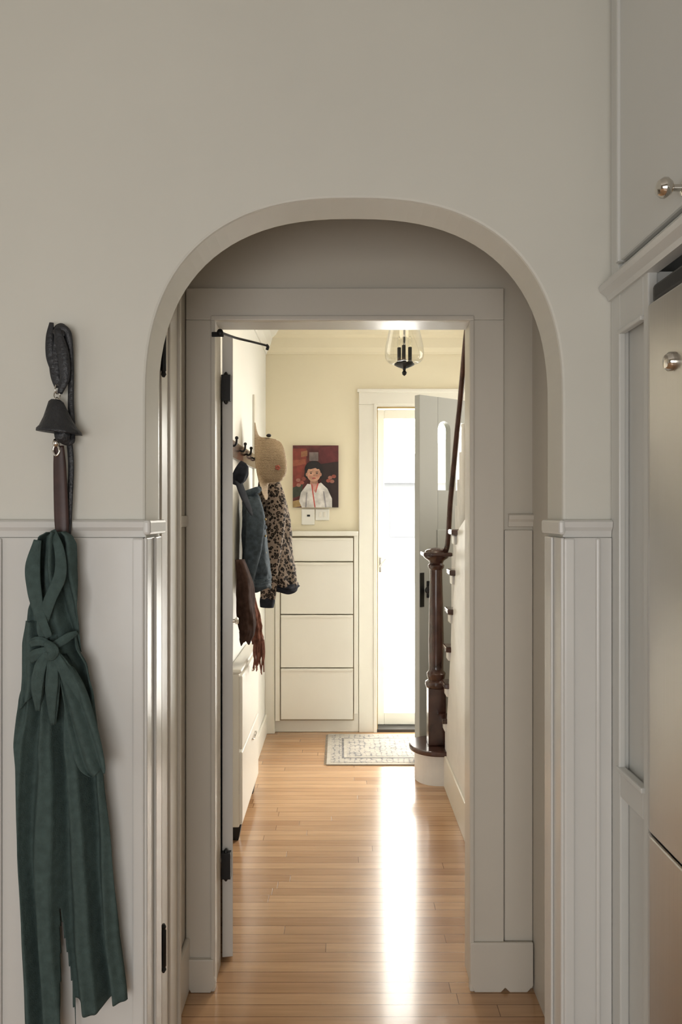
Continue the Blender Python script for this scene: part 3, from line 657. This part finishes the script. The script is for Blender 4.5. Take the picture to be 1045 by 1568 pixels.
# ---------------------------------------------------------------- green apron
ap=grp('green_apron')
def cloth(name,rows,zfun,ybase,foldf,nu=90,nv=140,skip=None,sub=0):
    def interp(z):
        if z>=rows[0][0]: return rows[0][1:]
        for (za,la,ra),(zb,lb,rb_) in zip(rows,rows[1:]):
            if zb<=z<=za:
                t=(za-z)/(za-zb); t=t*t*(3-2*t)*0.5+t*0.5; return la+(lb-la)*t, ra+(rb_-ra)*t
        return rows[-1][1:]
    bm=bmesh.new(); G=[]
    for j in range(nv+1):
        v=j/nv; row=[]
        for i in range(nu+1):
            u=i/nu; zb=zfun(u); zt_=rows[0][0]; z=zt_+(zb-zt_)*v
            l,r=interp(z); x=l+(r-l)*u
            y=ybase-foldf(u,z)+(abs(u-0.5)*2)**5*0.010
            row.append(bm.verts.new((x,min(y,1.572),z)))
        G.append(row)
    for j in range(nv):
        for i in range(nu):
            u=(i+0.5)/nu; z=G[j][i].co.z
            if skip and skip(u,z): continue
            bm.faces.new((G[j][i],G[j][i+1],G[j+1][i+1],G[j+1][i]))
    o=fin(name,bm,M_apron,ap,0,True); s=o.modifiers.new('t','SOLIDIFY'); s.thickness=0.002
    return o
N=noise.noise
def f_sk(u,z):
    up=max(0,min(1,(1.16-z)/0.2)); ph=2*math.pi*(u*3.1+0.26*math.sin(z*3.1)+0.25*N(Vector((u*2.2,z*2.0,0)))+0.1)
    s1=math.sin(ph); s1=math.copysign(abs(s1)**0.7,s1)
    f=0.019*(0.45+0.55*up)*(s1+0.35*math.sin(2*ph+1.3))+0.009*N(Vector((u*8,z*3,3)))
    f+=(1-up)*(0.010*math.sin(u*36+z*20)+0.005*N(Vector((u*16,z*40,1))))
    return f
cloth('skirt',[(1.19,-0.672,-0.572),(1.165,-0.684,-0.568),(1.12,-0.680,-0.545),(1.051,-0.696,-0.532),(0.95,-0.706,-0.520),(0.895,-0.703,-0.512),(0.725,-0.700,-0.495),(0.556,-0.690,-0.481),(0.393,-0.684,-0.462),(0.28,-0.680,-0.448)],
      lambda u:(0.30 if u<0.45 else 0.388-0.012*math.sin((u-0.45)*9)),1.536,f_sk,nu=120,
      skip=lambda u,z: z<0.60 and abs(u-(0.385+0.05*(0.62-z)))<0.040*min(1,(0.60-z)/0.2))
def f_bib(u,z):
    ph=2*math.pi*(u*2.1+0.35*math.sin((z-1.2)*9)+0.25*N(Vector((u*2.5,z*5,7))))
    return 0.014*math.sin(ph)+0.005*math.sin(2.3*ph+z*20)+0.010*N(Vector((u*5,z*10,2)))
cloth('bib',[(1.412,-0.634,-0.596),(1.402,-0.652,-0.580),(1.385,-0.658,-0.573),(1.333,-0.664,-0.574),(1.263,-0.672,-0.566),(1.206,-0.680,-0.568),(1.171,-0.684,-0.566)],
      lambda u:1.150,1.536,f_bib,nu=80,nv=70)
cloth('side_fall',[(1.22,-0.680,-0.655),(1.17,-0.687,-0.650),(1.10,-0.686,-0.652),(1.03,-0.690,-0.668)],lambda u:1.03+0.03*u,1.525,lambda u,z:0.006*math.sin(u*9+z*8),nu=20,nv=40)
tube('neck_strap',[(-0.622,1.532,1.415),(-0.600,1.514,1.37),(-0.598,1.510,1.32),(-0.618,1.508,1.27),(-0.636,1.512,1.215),(-0.632,1.514,1.18)],[0.007,0.011,0.013,0.013,0.012,0.009],M_apron,ap,12,0.3,crease=0.05,cn=3)
tube('bib_edge',[(-0.650,1.522,1.395),(-0.657,1.514,1.34),(-0.652,1.510,1.29),(-0.640,1.508,1.24),(-0.618,1.504,1.19)],[0.008,0.015,0.015,0.012,0.008],M_apron,ap,12,0.35,crease=0.06,cn=4,seed=1)
for k,(pts,rr_) in enumerate([
    ([(-0.680,1.534,1.160),(-0.658,1.518,1.176),(-0.634,1.508,1.180),(-0.610,1.504,1.170)],[0.004,0.009,0.009,0.006]),
    ([(-0.680,1.534,1.128),(-0.658,1.516,1.146),(-0.634,1.506,1.158),(-0.612,1.502,1.163)],[0.004,0.011,0.010,0.007]),
    ([(-0.612,1.504,1.170),(-0.594,1.510,1.180),(-0.580,1.518,1.190),(-0.568,1.530,1.196)],[0.007,0.009,0.008,0.004]),
    ([(-0.618,1.502,1.160),(-0.634,1.502,1.130),(-0.644,1.508,1.085),(-0.650,1.524,1.030)],[0.007,0.012,0.013,0.006]),
    ([(-0.612,1.502,1.155),(-0.608,1.500,1.120),(-0.612,1.506,1.070),(-0.618,1.524,1.000)],[0.007,0.013,0.014,0.006]),
    ([(-0.606,1.502,1.160),(-0.592,1.500,1.135),(-0.572,1.504,1.100),(-0.553,1.510,1.060),(-0.542,1.518,1.01)],[0.007,0.013,0.015,0.014,0.006])]):
    tube('gather_%d'%k,pts,rr_,M_apron,ap,12,0.5,crease=0.12,cn=5,seed=k)
tube('knot',[(-0.626,1.504,1.174),(-0.615,1.494,1.174),(-0.605,1.494,1.162),(-0.612,1.496,1.152),(-0.624,1.502,1.157)],[0.006,0.010,0.011,0.010,0.006],M_apron,ap,12,0.7,crease=0.08,cn=4)
bm=bmesh.new(); fr_=[(1.125,-0.602,-0.570),(1.085,-0.594,-0.545),(1.04,-0.585,-0.530),(0.98,-0.574,-0.512),(0.94,-0.566,-0.502),(0.910,-0.556,-0.497),(0.900,-0.535,-0.500)]
g=[]
for z,l,r in fr_:
    g.append([bm.verts.new((l+(r-l)*i/18,1.508-0.006*math.sin(i/18*math.pi)-0.006*math.sin(i*0.8+z*14),z-0.008*math.sin(i*0.35))) for i in range(19)])
for a,b in zip(g,g[1:]):
    for i in range(18): bm.faces.new((a[i],a[i+1],b[i+1],b[i]))
o=fin('flap',bm,M_apron,ap,0,True); s=o.modifiers.new('t','SOLIDIFY'); s.thickness=0.0025; o.modifiers.new('s','SUBSURF').levels=1

# ---------------------------------------------------------------- outside
M_snow=mat('pale_concrete',(0.55,0.55,0.56),0.8)
box('ground_outside',-6,8,4.88,22,-0.25,-0.15,M_snow)
hs=grp('neighbour_house')
Mh=mat('grey_siding',(0.085,0.088,0.092),0.8); Mr=mat('slate_roof',(0.07,0.073,0.078),0.8); Mw=mat('house_glass',(0.045,0.05,0.056),0.3)
box('walls',0.6,4.6,16,18,-0.15,2.1,Mh,hs)
prism('roof',[(0.3,2.1),(4.9,2.1),(2.6,3.2)],'y',15.8,18.2,Mr,hs)
for x in (1.1,2.2,3.4): box('window',x,x+0.6,15.97,16,0.9,1.7,Mw,hs)

# ---------------------------------------------------------------- world and lights
w=bpy.data.worlds.new('daylight'); scene.world=w; w.use_nodes=True
bg=w.node_tree.nodes['Background']; bg.inputs['Color'].default_value=(1.0,0.975,0.935,1); bg.inputs['Strength'].default_value=21.0
def area(name,loc,rot,sx,sy,p,c):
    l=bpy.data.lights.new(name,'AREA'); l.shape='RECTANGLE'; l.size=sx; l.size_y=sy; l.energy=p; l.color=c
    o=bpy.data.objects.new(name,l); o.location=loc; o.rotation_euler=[math.radians(a) for a in rot]; col.objects.link(o); return o
area('kitchen_window_light',(-0.5,-1.6,1.1),(90,0,0),1.8,1.3,37,(0.99,0.985,0.975))
area('kitchen_side_window_light',(-2.35,0.2,1.2),(90,0,-90),1.4,1.3,4.5,(0.94,0.97,1.0))
area('stair_side_fill',(1.55,3.9,1.95),(90,0,90),0.9,1.0,8,(1.0,0.95,0.85))  # added fill for the left and far walls, no window modelled here
area('hall_ceiling_fill',(0.25,3.1,2.64),(0,0,0),0.5,0.5,7,(1.0,0.86,0.64))  # added warm fill under the ceiling, the pendant itself is unlit
pl_=area('entry_portal',(0.69,4.9,1.1),(-90,0,0),0.9,2.1,1,(1,1,1)); pl_.data.cycles.is_portal=True

# ---------------------------------------------------------------- camera
cd=bpy.data.cameras.new('camera'); cam=bpy.data.objects.new('camera',cd); col.objects.link(cam)
cam.location=(0,0,1.455); cam.rotation_euler=(math.radians(90),0,0)
cd.sensor_fit='VERTICAL'; cd.sensor_height=36; cd.sensor_width=24; cd.lens=25; cd.clip_start=0.05
scene.camera=cam
scene.view_settings.view_transform='Standard'
scene.view_settings.look='None'
